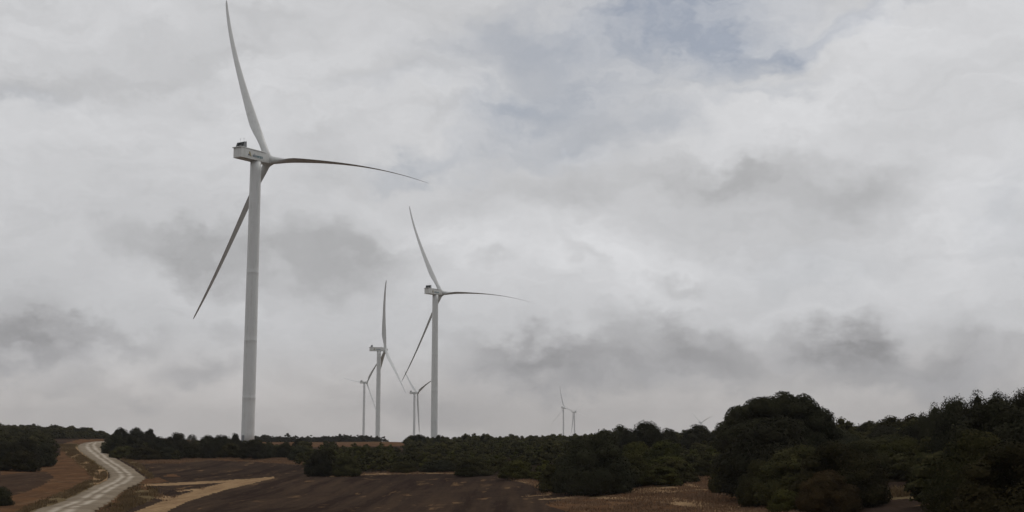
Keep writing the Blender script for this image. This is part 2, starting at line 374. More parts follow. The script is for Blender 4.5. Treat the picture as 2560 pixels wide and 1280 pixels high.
rmat, g, b = mat('pale gravel', 1.0, 0.02)
pos = g.node('ShaderNodeNewGeometry').outputs['Position']
u = g.node('ShaderNodeAttribute', attribute_name='across').outputs['Fac']
mid = g.noise(pos, .25, 5, .6); fin = g.noise(pos, 2.5, 6, .7)
uw = g.m('ADD', u, g.m('MULTIPLY', g.m('SUBTRACT', g.noise(pos, .12, 3, .5), .5), .08))
t1 = g.ramp(g.m('ABSOLUTE', g.m('SUBTRACT', uw, .36)), .0, .12, 1, 0)
t2 = g.ramp(g.m('ABSOLUTE', g.m('SUBTRACT', uw, .60)), .0, .12, 1, 0)
tr = g.m('MULTIPLY', g.m('MAXIMUM', t1, t2), g.ramp(mid, .25, .55))
basec = g.mix(g.ramp(mid, .35, .65), (.235, .185, .130, 1), (.320, .258, .188, 1))
basec = g.mix(g.m('MULTIPLY', g.ramp(fin, .35, .7), .5), basec, (.16, .13, .095, 1))
basec = g.mix(tr, basec, (.50, .43, .345, 1))
edge_ = g.ramp(g.m('ABSOLUTE', g.m('SUBTRACT', u, .5)), .38, .5)
basec = g.mix(g.m('MULTIPLY', edge_, g.ramp(mid, .3, .6)), basec, (.19, .145, .09, 1))
g.put(b.inputs['Base Color'], basec)
bp = g.node('ShaderNodeBump'); bp.inputs['Strength'].default_value = .6; bp.inputs['Distance'].default_value = .08
g.put(bp.inputs['Height'], fin); g.put(b.inputs['Normal'], bp.outputs[0])
ro = obj('road', rm, None, rmat); tag(ro, kind='structure')

# ------------------------------------------------------------------ foliage
def leaf_mat(name, c1, c2, c3):
    m, g, b = mat(name, 1.0, .04)
    ob = g.node('ShaderNodeObjectInfo'); pos = g.node('ShaderNodeNewGeometry').outputs['Position']
    n1 = g.noise(pos, .14, 5, .65); n2 = g.noise(pos, 6.0, 2, .6); rnd = ob.outputs['Random']
    c_ = g.mix(g.ramp(n1, .35, .65), c1 + (1,), c2 + (1,))
    c_ = g.mix(g.m('MULTIPLY', g.ramp(n2, .5, .75), .55), c_, c3 + (1,))
    hs = g.node('ShaderNodeHueSaturation'); g.put(hs.inputs['Color'], c_)
    g.put(hs.inputs['Value'], g.m('MULTIPLY_ADD', rnd, .5, .75)); g.put(hs.inputs['Hue'], g.m('MULTIPLY_ADD', rnd, .03, .485))
    g.put(b.inputs['Base Color'], hs.outputs[0]); return m
OAK = leaf_mat('holm oak leaves', (.023, .023, .012), (.038, .036, .020), (.060, .054, .034))
GREEN = leaf_mat('green scrub leaves', (.040, .041, .011), (.068, .065, .017), (.090, .078, .026))
SCR = leaf_mat('mixed scrub leaves', (.026, .025, .010), (.054, .047, .018), (.080, .060, .026))
RUST = leaf_mat('dry rusty leaves', (.030, .020, .010), (.048, .031, .014), (.075, .046, .020))
DRY = leaf_mat('dry grass blades', (.14, .098, .050), (.21, .15, .078), (.29, .21, .11))
STUB = leaf_mat('straw stubble', (.24, .16, .088), (.34, .235, .135), (.42, .30, .18))
GOLD = leaf_mat('turning yellow leaves', (.100, .075, .020), (.220, .140, .030), (.300, .190, .040))
bark, g, b = mat('bark', .95, .1)
g.put(b.inputs['Base Color'], g.mix(g.noise(g.node('ShaderNodeTexCoord').outputs['Object'], 12, 5, .6), (.05, .04, .03, 1), (.12, .10, .08, 1)))

def crown_arrays(seed, lobes, leaves, leaf, dome=True, flat=1.0, core=.74, low=.12, rag=1.0, fill=False):
    """crown about one unit wide and one unit high, standing on z=0: leaves spread over and through many lobes"""
    r = np.random.default_rng(seed)
    C = []; Rr_ = []
    while len(C) < lobes:
        v = r.normal(size=3); v /= np.linalg.norm(v)
        s = r.uniform(.45, 1) ** .5 if not fill else r.uniform(.86, 1)
        if dome:          # a mound whose skirt touches the ground
            v[2] = abs(v[2]) if r.random() < .8 else r.uniform(0, .3)
            if fill: v[2] = r.random() ** .55 * .999
            hh = np.hypot(v[0], v[1]) + 1e-6; k_ = (math.sqrt(max(1 - v[2] ** 2, 0)) if not fill else (1 - v[2] ** 5) ** .6 * (.9 + .1 * min(1, v[2] * 3))) / hh; v[0] *= k_; v[1] *= k_
            bulge = 1 + .10 * math.sin(3 * math.atan2(v[1], v[0]) + seed)
            cpos = np.array([v[0] * .40 * s * bulge, v[1] * .40 * s * bulge, .10 + v[2] * .78 * s * (1 + .06 * math.sin(5 * v[0] + seed))])
        else:
            if v[2] < -.6: continue
            cpos = np.array([v[0] * .37 * s, v[1] * .37 * s, .50 + v[2] * .36 * s * flat])
        if fill:
            cpos[:2] *= 1.08; C.append(cpos); Rr_.append(r.uniform(.045, .095))
        else:
            C.append(cpos); Rr_.append(r.uniform(.07, .16) * (1.35 if s < .85 else 1))
    C = np.array(C); Rr_ = np.array(Rr_)
    w = Rr_ ** 2; w /= w.sum()
    k = r.choice(lobes, leaves, p=w)
    v = r.normal(size=(leaves, 3)); v /= np.linalg.norm(v, axis=1)[:, None]
    rad = Rr_[k] * (r.uniform(.5, 1.0, leaves) ** .25) * (1 + rag * .10 * np.minimum(np.abs(r.normal(size=leaves)), 1.8) * (r.random(leaves) < .3))
    P = C[k] + v * rad[:, None]; P[:, 2] = np.maximum(P[:, 2], low * r.random(leaves))
    nrm = v + r.normal(size=(leaves, 3)) * .35; nrm /= np.linalg.norm(nrm, axis=1)[:, None]
    up = r.normal(size=(leaves, 3)); a1 = np.cross(nrm, up); a1 /= np.linalg.norm(a1, axis=1)[:, None]; a2 = np.cross(nrm, a1)
    sz = leaf * r.uniform(.55, 1.35, leaves)[:, None]
    q = np.stack([P - a1 * sz, P - a2 * sz * .6, P + a1 * sz, P + a2 * sz * .6], 1).reshape(-1, 3)
    f = np.arange(leaves * 4).reshape(-1, 4)
    if core > 0:                                   # added inner occluder blocking light through the crown, one low lump per lobe
        bm = bmesh.new(); bmesh.ops.create_icosphere(bm, subdivisions=1, radius=1); bm.faces.ensure_lookup_table()
        iv = np.array([v_.co[:] for v_ in bm.verts]); fi = np.array([[v_.index for v_ in fc.verts] + [fc.verts[0].index] for fc in bm.faces]); bm.free()
        qs = [q]; fs = [f]; o = len(q)
        for cc, rc in zip(C, Rr_):
            vv = cc + iv * rc * core * r.uniform(.85, 1.1, (len(iv), 1)); vv[:, 2] = np.maximum(vv[:, 2], .02)
            # fan each triangle as a quad with its midpoint so all faces share one size
            tri = fi[:, :3]; mp = (vv[tri[:, 0]] + vv[tri[:, 2]]) / 2
            qs += [vv, mp]; ids = o + len(vv) + np.arange(len(tri))
            fs.append(np.column_stack([o + tri, ids])); o += len(vv) + len(mp)
        if fill:
            bm = bmesh.new(); bmesh.ops.create_icosphere(bm, subdivisions=4, radius=1)
            iv = np.array([v_.co[:] for v_ in bm.verts]); tri = np.array([[v_.index for v_ in fc.verts] for fc in bm.faces]); bm.free()
            vv = iv * (1 + .04 * np.sin(iv[:, :1] * 9 + seed) * np.cos(iv[:, 1:2] * 8)) * (.42, .42, 1)
            zz_ = np.clip(vv[:, 2], 0, 1); kk_ = (1 - zz_ ** 5) ** .6 / np.maximum(np.sqrt(np.maximum(1 - zz_ ** 2, 0)), .12); vv[:, :2] *= np.clip(kk_, .3, 1.35)[:, None] * .86; vv = vv * (1, 1, .78) + (0, 0, .02); vv[:, 2] = np.maximum(vv[:, 2], .0)
            mp = (vv[tri[:, 0]] + vv[tri[:, 2]]) / 2; qs += [vv, mp]
            fs.append(np.column_stack([o + tri, o + len(vv) + np.arange(len(tri))])); o += len(vv) + len(mp)
        q = np.vstack(qs); f = np.vstack(fs)
    return q, f
PROTO = {}
def proto(kind, i):
    key = (kind, i)
    if key not in PROTO:
        spec = dict(big=(300, 150000, .0095, .5, 1.0, .62), oak=(120, 70000, .0135, .5, 1.0, .62), tree=(70, 14000, .022, .5, 1.0, .62), bush=(55, 10000, .0235, .5, .95, .62),
                    open=(42, 12000, .012, .5, 1.0, .0), wisp=(52, 22000, .012, .5, 1.0, .6))[kind]
        v, f = crown_arrays(hash_(kind) + i, spec[0], spec[1], spec[2], dome=kind in ('big', 'oak', 'bush', 'tree'), flat=spec[4], core=spec[5], rag=1.3 if kind in ('open', 'wisp') else .8 if kind == 'big' else 1, fill=kind == 'big')
        PROTO[key] = mesh_np('crown_' + kind, v, f, False)
    return PROTO[key]
def hash_(s): return sum(ord(c_) * (i + 3) for i, c_ in enumerate(s))

def trunk_mesh(seed, h):
    """tapered trunk forking into limbs; unit crown frame (1 wide, 1 high)"""
    r = random.Random(seed); bm = bmesh.new()
    def limb(p, d, L, r0, depth):
        n = 5; pts = [p]; q = p.copy(); dd = d.copy()
        for i in range(n):
            dd = (dd + Vector((r.uniform(-.18, .18), r.uniform(-.18, .18), r.uniform(-.05, .12)))).normalized(); q = q + dd * L / n; pts.append(q.copy())
        rings = []
        for i, c_ in enumerate(pts):
            rad = r0 * (1 - .6 * i / n); t = (pts[min(i + 1, n)] - pts[max(i - 1, 0)]).normalized()
            u_ = t.orthogonal().normalized(); w_ = t.cross(u_)
            rings.append([bm.verts.new(c_ + (u_ * math.cos(a_) + w_ * math.sin(a_)) * rad) for a_ in [k * math.pi / 3.5 for k in range(7)]])
        for a_, b_ in zip(rings, rings[1:]):
            for k in range(7): bm.faces.new((a_[k], a_[(k + 1) % 7], b_[(k + 1) % 7], b_[k]))
        bm.faces.new(rings[0][::-1]); bm.faces.new(rings[-1])
        if depth:
            for k in range(3 if depth > 1 else 2):
                a_ = r.uniform(0, 6.28); e = r.uniform(.3, .9)
                limb(pts[-1 - (k % 2)], Vector((math.cos(a_) * e, math.sin(a_) * e, .8)).normalized(), L * .75, r0 * .42, depth - 1)
    limb(Vector((0, 0, -.05)), Vector((0, 0, 1)), h, .045, 3)
    m_ = bpy.data.meshes.new('trunk'); bm.to_mesh(m_); bm.free()
    for p in m_.polygons: p.use_smooth = True
    return m_
TR = [trunk_mesh(3 + i, .34) for i in range(3)]
for m_ in TR: m_.materials.append(bark)

def place(kind, i, px, d, wpx, top, matl, label, cat, group=None, name=None, depth=None, sink=.1, rz=None):
    """a tree or bush at a bearing (px), a distance d, as wide as wpx and reaching the line `top` of the photograph there"""
    a_ = math.atan((px - 1280) / K); x, y = d * math.sin(a_), d * math.cos(a_); z0 = gz(x, y) - sink
    dr = px2dir(px, top); zt = dr[2] / math.hypot(dr[0], dr[1]) * d
    h = max(zt - z0, .8); w = wpx * d / F * 1.06
    isT = cat == 'tree'
    me_ = proto(kind, i)
    key = me_.name + matl.name
    if key not in PROTO:
        m2 = me_.copy(); m2.materials.append(matl); PROTO[key] = m2
    name = name or ('oak_tree' if isT else 'bush')
    rz = rng.uniform(0, 6.28) if rz is None else rz
    sc = (w / .98, (depth or w) / .98, h / .97)
    if isT:
        root = empty(name, (x, y, z0), rz)
        c_ = obj('crown', PROTO[key], root); c_.scale = sc
        t_ = obj('trunk', TR[i % 3], root); t_.scale = (w * .9, w * .9, h * .9)
    else:
        root = obj(name, PROTO[key]); root.location = (x, y, z0); root.rotation_euler = (0, 0, rz); root.scale = sc
    tag(root, label, cat, group); return root

# --- trees and bushes one can tell apart (px, distance, width px, top row)
GT, GB = 'holm oaks in the scrub', 'bushes along the field edges'
T = [
 # left slope
 ('tree', 0, 208, 470, 62, 1067, OAK, 'small dark rounded tree on the left skyline beyond the bend of the gravel road', 'tree'),
 ('bush', 0, 22, 205, 70, 1098, OAK, 'dark bush at the left border above the brown field, leftmost of its clump', 'bush'),
 ('bush', 1, 66, 200, 74, 1092, OAK, 'tallest dark bush in the clump at the upper edge of the left brown field', 'bush'),
 ('bush', 2, 112, 205, 56, 1104, OAK, 'dark bush ending the clump nearest the gravel road on the left', 'bush'),
 ('bush', 1, 50, 190, 90, 1125, SCR, 'low wide bush in front of the clump at the edge of the left field', 'bush'),
 ('bush', 0, 4, 118, 66, 1213, OAK, 'isolated dark round bush cut by the left border low in the brown field', 'bush'),
 # clump right of the road
 ('tree', 1, 300, 330, 44, 1063, OAK, 'tallest flat topped oak behind the clump at the road bend', 'tree'),
 ('tree', 2, 338, 340, 56, 1068, OAK, 'oak second in the skyline row right of the road bend', 'tree'),
 ('tree', 0, 372, 335, 44, 1070, OAK, 'square topped oak ending the skyline row above the straw patch', 'tree'),
 ('bush', 1, 288, 268, 56, 1084, OAK, 'dark bush leaning over the gravel road where it disappears round the bend', 'bush'),
 ('bush', 2, 330, 262, 70, 1090, OAK, 'broad dark bush right beside the inner bend of the gravel road', 'bush'),
 ('bush', 0, 306, 250, 60, 1112, SCR, 'low dark bush on the verge below the road bend', 'bush'),
 ('bush', 1, 365, 243, 86, 1116, SCR, 'low wide bush at the left end of the hedge behind the dark field', 'bush'),
 ('bush', 2, 425, 246, 70, 1118, OAK, 'low dark bush under the twin oaks at the edge of the dark field', 'bush'),
 ('tree', 1, 398, 262, 56, 1086, OAK, 'round dark oak just right of the straw patch, smaller of the twin oaks', 'tree'),
 ('tree', 0, 442, 258, 72, 1079, OAK, 'tall flat topped oak in the hedge, larger of the twin oaks', 'tree'),
 ('open', 0, 479, 330, 26, 1083, OAK, 'tiny umbrella shaped tree seen through against the sky behind the hedge', 'tree'),
 ('tree', 2, 520, 262, 54, 1087, OAK, 'leftmost oak of the three joined oaks left of the nearest turbine tower', 'tree'),
 ('tree', 1, 556, 256, 66, 1081, OAK, 'middle and highest oak of the three joined oaks left of the nearest turbine tower', 'tree'),
 ('tree', 0, 588, 262, 40, 1081, OAK, 'oak touching the left side of the nearest turbine tower', 'tree'),
 ('bush', 1, 482, 250, 60, 1110, SCR, 'low bush between the tall flat topped oak and the three joined oaks', 'bush'),
 ('bush', 0, 523, 244, 40, 1104, OAK, 'dark round bush at the hedge foot in front of the three joined oaks', 'bush'),
 ('bush', 2, 575, 250, 60, 1106, SCR, 'low bush at the hedge foot under the middle of the three joined oaks', 'bush'),
 ('bush', 1, 634, 240, 68, 1098, OAK, 'dark dome shaped bush standing in front of the foot of the nearest turbine', 'bush'),
 ('bush', 0, 672, 244, 42, 1108, OAK, 'smaller dark bush joined to the right of the dome shaped bush', 'bush'),
 ('bush', 2, 716, 246, 46, 1104, OAK, 'round bush in front of the distant yellow field, right of the nearest tower', 'bush'),
 ('tree', 2, 746, 330, 34, 1096, OAK, 'small dark tree on the skyline above the distant yellow field', 'tree'),
 ('bush', 1, 752, 232, 60, 1114, OAK, 'dark bush closing the hedge where the dark field narrows', 'bush'),
 # middle front edge
 ('bush', 0, 800, 168, 70, 1118, OAK, 'prominent dark bush at the left tip of the scrubby hillside', 'bush'),
 ('bush', 2, 868, 166, 76, 1140, SCR, 'low dark bush at the field edge, just right of the left tip of the scrub', 'bush'),
 ('bush', 1, 1010, 172, 70, 1152, SCR, 'lowest bush along the curved upper edge of the large ploughed field', 'bush'),
 ('bush', 0, 1095, 170, 90, 1148, OAK, 'dark bush at the top of the curved edge of the large ploughed field', 'bush'),
 ('bush', 2, 1190, 158, 96, 1140, SCR, 'broad bush on the right shoulder of the curved ploughed field edge', 'bush'),
 ('bush', 1, 1290, 146, 90, 1148, GREEN, 'greenish bush where the ploughed field edge starts to drop to the right', 'bush'),
 ('tree', 2, 1046, 345, 48, 1085, OAK, 'dark round tree on the skyline just left of the second largest turbine tower', 'tree'),
 ('tree', 0, 1096, 350, 30, 1086, OAK, 'small dark round tree touching the foot of the second largest turbine', 'tree'),
 # right of centre
 ('oak', 0, 1490, 113, 185, 1076, OAK, 'large black green oak standing at the corner of the ploughed field', 'tree'),
 ('bush', 2, 1392, 118, 100, 1158, SCR, 'brownish bush spilling onto the field left of the corner oak', 'bush'),
 ('tree', 1, 1458, 135, 60, 1079, OAK, 'pointed oak crown rising at the left shoulder of the corner oak', 'tree'),
 ('tree', 2, 1552, 190, 66, 1061, OAK, 'oak crown a gap away on the left of the rounded skyline oak', 'tree'),
 ('tree', 0, 1512, 172, 70, 1071, OAK, 'low oak crown between the corner oak and the skyline oaks', 'tree'),
 ('wisp', 0, 1612, 185, 92, 1051, OAK, 'rounded skyline oak with sky showing through its foot', 'tree'),
 ('tree', 1, 1572, 188, 56, 1064, OAK, 'oak crown filling the gap at the left flank of the rounded skyline oak', 'tree'),
 ('tree', 0, 1666, 190, 76, 1068, OAK, 'small oak descending at the right flank of the rounded skyline oak', 'tree'),
 ('tree', 0, 1745, 215, 100, 1059, OAK, 'low broad oak hiding the tower of the distant right turbine', 'tree'),
 ('bush', 0, 1585, 150, 84, 1098, GREEN, 'round green bush right of the corner oak, upper left of the green ones', 'bush'),
 ('bush', 1, 1660, 152, 96, 1098, GREEN, 'round green bush in the middle of the green ones below the skyline oaks', 'bush'),
 ('bush', 2, 1580, 132, 100, 1132, GREEN, 'green bush against the right side of the corner oak', 'bush'),
 ('bush', 0, 1670, 132, 120, 1136, GREEN, 'wide green bush in the hollow between the corner oak and the dome oak', 'bush'),
 ('bush', 1, 1560, 118, 110, 1166, SCR, 'low bush on the straw edge right of the corner oak', 'bush'),
 ('bush', 2, 1650, 117, 110, 1164, GREEN, 'low green bush on the straw edge left of the orange path', 'bush'),
 ('bush', 0, 1716, 121, 60, 1180, SCR, 'small low bush just left of the orange path', 'bush'),
 # dome oak group
 ('big', 0, 1946, 105, 282, 972, OAK, 'largest oak, a wide smooth dome against the sky right of centre', 'tree'),
 ('oak', 1, 1836, 103, 62, 1030, OAK, 'small ragged oak crown hanging out at the left flank of the dome oak', 'tree'),
 ('oak', 1, 1924, 94, 252, 1042, OAK, 'greyish oak standing in front of the dome oak', 'tree'),
 ('bush', 1, 1815, 104, 96, 1140, SCR, 'brownish bush right of the orange path below the dome oak', 'bush'),
 ('bush', 2, 1760, 128, 56, 1150, SCR, 'small bush behind the top of the orange path', 'bush'),
 ('oak', 0, 2000, 84, 230, 1112, SCR, 'brownish green shrub at the foot of the greyish oak, on its right', 'bush'),
 ('oak', 1, 1905, 86, 120, 1150, SCR, 'brown green shrub reaching the field below the greyish oak', 'bush'),
 ('oak', 0, 2100, 80, 220, 1104, SCR, 'broad shrub between the greyish oak and the clearing', 'bush'),
 ('bush', 1, 1960, 78, 90, 1222, GREEN, 'low pale bush at the very edge of the stubble under the greyish oak', 'bush'),
 ('oak', 1, 2060, 76, 140, 1176, RUST, 'low reddish shrub at the bottom edge of the stubble, left of the clearing', 'bush'),
 ('bush', 2, 2164, 84, 60, 1186, GOLD, 'bush with yellow autumn leaves beside the clearing', 'bush'),
 ('oak', 0, 2210, 122, 210, 1086, SCR, 'dark shrub on the slope directly above the clearing', 'bush'),
 ('oak', 1, 2110, 135, 130, 1074, OAK, 'dark low oak on the slope just right of the dome oak', 'bush'),
 ('bush', 0, 2300, 100, 90, 1150, SCR, 'shrub at the right end of the clearing', 'bush'),
 ('oak', 1, 2150, 108, 150, 1104, SCR, 'olive shrub behind the reddish shrub, left of the clearing', 'bush'),
 ('oak', 0, 2262, 112, 150, 1094, GREEN, 'olive shrub on the slope behind the right half of the clearing', 'bush'),
 ('oak', 1, 2335, 88, 120, 1104, SCR, 'olive shrub leaning against the dark oaks right of the clearing', 'bush'),
 ('oak', 0, 2310, 130, 140, 1052, OAK, 'dark oak crown on the slope left of the ragged trees of the right skyline', 'tree'),
 ('oak', 1, 2215, 150, 130, 1064, OAK, 'dark oak crown high on the slope above the clearing', 'tree'),
 # skyline, right
 ('tree', 0, 2120, 190, 100, 1054, SCR, 'first low crown on the skyline right of the dome oak', 'tree'),
 ('tree', 1, 2176, 180, 100, 1046, SCR, 'second low crown on the skyline right of the dome oak', 'tree'),
 ('tree', 2, 2232, 170, 96, 1039, SCR, 'uneven crown on the skyline midway between the dome oak and the right trees', 'tree'),
 ('tree', 0, 2288, 160, 92, 1032, SCR, 'low crown on the skyline just left of the first right edge oak', 'tree'),
 ('wisp', 1, 2336, 112, 74, 1008, OAK, 'ragged small oak, leftmost of the taller trees on the right skyline', 'tree'),
 ('wisp', 0, 2388, 100, 108, 989, OAK, 'ragged oak second from the left of the taller trees on the right skyline', 'tree'),
 ('wisp', 1, 2446, 96, 104, 978, OAK, 'ragged oak third from the left of the taller trees on the right skyline', 'tree'),
 ('wisp', 2, 2506, 88, 96, 965, OAK, 'airy oak with bare limbs showing against the sky near the right border', 'tree'),
 ('wisp', 3, 2568, 84, 96, 967, OAK, 'ragged oak crown cut by the right border on the skyline', 'tree'),
 ('oak', 1, 2400, 88, 170, 1030, OAK, 'dark oak below the skyline row, left of the dark mass at the right border', 'tree'),
 ('oak', 0, 2530, 72, 290, 996, OAK, 'large dark oak filling the right border below the skyline trees', 'tree'),
 ('oak', 1, 2450, 62, 230, 1076, SCR, 'dark oak at the bottom right, left edge bordering the clearing', 'tree'),
 ('oak', 0, 2575, 52, 330, 1105, SCR, 'nearest dark oak in the bottom right corner', 'tree'),
]
for k, (kind, i, px, d, w, top, m_, lab, cat) in enumerate(T):
    place(kind, i, px, d, w, top, m_, lab, cat, group=GT if cat == 'tree' else GB)

RIGHTZ = [[(1800, 1130), (1830, 1180), (1930, 1215), (2060, 1240), (2170, 1230), (2180, 1196), (2330, 1196), (2350, 1300), (3700, 1330), (3700, 900), (1800, 900)]]
# --- the scrub that covers the slopes as one mass
def scrub_mass(name, region, n, seed, size, matl, leaves=(26, 150, .075), dmin=60, dmax=700, sizepow=1, label=None, avoid=None):
    r = np.random.default_rng(seed)
    protos = [crown_arrays(900 + seed * 7 + k, leaves[0], leaves[1], leaves[2], core=.78, rag=1.2) for k in range(4)]
    VV, FF, o, cnt, guard = [], [], 0, 0, 0
    a0, a1 = math.atan((-60 - 1280) / K), math.atan((3400 - 1280) / K)
    while cnt < n and guard < 400:
        guard += 1
        a_ = r.uniform(a0, a1, 4000); d = np.sqrt(r.uniform(dmin ** 2, dmax ** 2, 4000))
        x, y = d * np.sin(a_), d * np.cos(a_); z_ = ground(x, y)
        px, py = project(np.stack([x, y, z_], -1)); ok = np.zeros(len(x), bool)
        for p in region: ok |= inside(px, py, p)
        if avoid: ok &= ~inside(px, py, avoid)
        for x_, y_, zz, d_ in zip(x[ok], y[ok], z_[ok], d[ok]):
            if cnt >= n: break
            s = r.uniform(*size) * (1.35 if r.random() < .12 else 1); h = s * r.uniform(.5, .85)
            v, f = protos[r.integers(4)]; th = r.uniform(0, 6.28); c_, s_ = math.cos(th), math.sin(th)
            vv = v * (s, s * r.uniform(.8, 1.2), h)
            VV.append(np.column_stack([vv[:, 0] * c_ - vv[:, 1] * s_ + x_, vv[:, 0] * s_ + vv[:, 1] * c_ + y_, vv[:, 2] + zz - .08]))
            FF.append(f + o); o += len(v); cnt += 1
    me_ = mesh_np(name, np.vstack(VV), np.vstack(FF)); ob = obj(name, me_, None, matl); tag(ob, label, None, None, 'stuff'); ob['category'] = 'scrub'
    return ob
MIDZ = [SCRUB[0][:10] + [(1480, 1100), (1480, 1000), (1016, 1000), (1016, 1114), (770, 1120), (740, 1140)]]
scrub_mass('scrub', [SCRUB[0]], 3300, 1, (1.7, 3.4), SCR, (20, 330, .065), 100, 470, label='dense low brown green scrub covering the middle and right slopes')
scrub_mass('scrub', [SCRUB[0]], 1350, 2, (1.6, 3.3), GREEN, (20, 330, .065), 100, 470, label='brighter green scrub mixed through the middle and right slopes')
scrub_mass('scrub', RIGHTZ, 720, 12, (2.6, 4.6), SCR, (34, 900, .040), 66, 210, label='taller tangled scrub filling the right slope between the oaks')
scrub_mass('scrub', [SCRUB[3]], 260, 8, (.9, 1.9), SCR, (14, 110, .08), 380, 640, label='sparse low scrub behind the hedge right of the road bend')
scrub_mass('scrub', [SCRUB[1], SCRUB[2]], 900, 3, (2.0, 4.0), SCR, (22, 170, .075), 180, 720, label='dark low scrub on the left slope beyond the gravel road')
scrub_mass('scrub', [SCRUB[4]], 700, 4, (1.8, 4.2), OAK, (18, 110, .085), 560, 800, label='distant dark scrub on the low hill behind the yellow field')
ROADPX = [(a_ - 9, y_) for y_, a_, c_ in RD] + [(c_ + 9, y_) for y_, a_, c_ in RD[::-1]]
def grass_mass(name, region, n, seed, hgt, matl, dmin, dmax, label, avoid=None, clump=.5):
    r = np.random.default_rng(seed); P = []; cnt = 0; a0, a1 = math.atan((-20 - 1280) / K), math.atan((2400 - 1280) / K)
    for _ in range(60):
        a_ = r.uniform(a0, a1, 60000); d = np.sqrt(r.uniform(dmin ** 2, dmax ** 2, 60000)); x, y = d * np.sin(a_), d * np.cos(a_)
        z_ = ground(x, y); px, py = project(np.stack([x, y, z_], -1)); ok = np.zeros(len(x), bool)
        jx, jy = px + r.normal(0, 5, len(px)), py + r.normal(0, 1.6, len(px))
        for p in region: ok |= inside(jx, jy, p)
        if avoid: ok &= ~inside(px, py, avoid)
        cl_ = np.sin(x * .9 + 2 * np.sin(y * .31)) * np.sin(y * .23 + 1.7 * np.sin(x * .5)) + .5 * np.sin(x * 2.3 + y * .7)
        ok &= cl_ > clump - 1.0 * r.random(len(x))
        P.append(np.stack([x, y, z_], -1)[ok]); cnt += ok.sum()
        if cnt > n: break
    P = np.vstack(P)[:n]; m = len(P); th = r.uniform(0, np.pi, m); h = r.uniform(*hgt, m); w = r.uniform(.02, .07, m)
    c_, s_ = np.cos(th) * w, np.sin(th) * w; lean = r.normal(0, .35, (m, 2)) * h[:, None]
    A_ = P + np.stack([-c_, -s_, np.full(m, -.02)], -1); B_ = P + np.stack([c_, s_, np.full(m, -.02)], -1)
    C_ = P + np.column_stack([lean, h])
    v = np.stack([A_, B_, C_], 1).reshape(-1, 3); me_ = mesh_np(name, v, np.arange(m * 3).reshape(-1, 3))
    ob = obj(name, me_, None, matl); tag(ob, label, None, None, 'stuff'); ob['category'] = 'dry grass'
ROADPX = [(a_ - 4, y_) for y_, a_, c_ in RD] + [(c_ + 4, y_) for y_, a_, c_ in RD[::-1]]
grass_mass('dry_grass', VERGE + [ORANGE[4]], 30000, 5, (.10, .34), DRY, 75, 330, 'dry grass along the verges of the gravel road', ROADPX, .3)
grass_mass('stubble', STRAW[2:8] + [ORANGE[5], ORANGE[1]], 42000, 6, (.06, .22), STUB, 75, 260, 'short dry stubble on the straw coloured strips and field margin', ROADPX, .2)

# ------------------------------------------------------------------ wind turbines
def paint(name, c1, c2, rough=.45):
    m, g, b = mat(name, rough, .4)
    tcn = g.node('ShaderNodeTexCoord').outputs['Object']
    mp = g.node('ShaderNodeMapping'); g.put(mp.inputs['Vector'], tcn); mp.inputs['Scale'].default_value = (1, 1, .06)
    st = g.noise(mp.outputs[0], 1.4, 5, .6); sp = g.noise(tcn, .35, 4, .6)
    g.put(b.inputs['Base Color'], g.mix(g.m('MULTIPLY', g.ramp(st, .4, .75), g.ramp(sp, .3, .7)), c1 + (1,), c2 + (1,)))
    return m
WHITE = paint('white tower paint', (.76, .77, .76), (.60, .60, .58))
BLADE = paint('white blade gelcoat', (.72, .73, .72), (.60, .60, .58), .35)
NAC = paint('nacelle panels', (.76, .765, .74), (.62, .62, .58), .4)
def plain(name, col, rough=.6):
    m, g, b = mat(name, rough, .3)
    tcn = g.node('ShaderNodeTexCoord').outputs['Object']
    g.put(b.inputs['Base Color'], g.mix(g.noise(tcn, 3, 3, .6), tuple(q * .8 for q in col) + (1,), tuple(min(1, q * 1.2) for q in col) + (1,)))
    return m
DARKM = plain('dark radiator', (.035, .04, .042)); GREYM = plain('grey fitting', (.30, .31, .32))
BLUEG = plain('blue grey lettering', (.13, .19, .25)); TEAL = plain('teal lettering', (.06, .19, .23))
YEL = plain('ochre emblem', (.34, .27, .10)); SLATE = plain('slate emblem', (.10, .11, .14)); DOORM = plain('tower door grey', (.25, .26, .27))

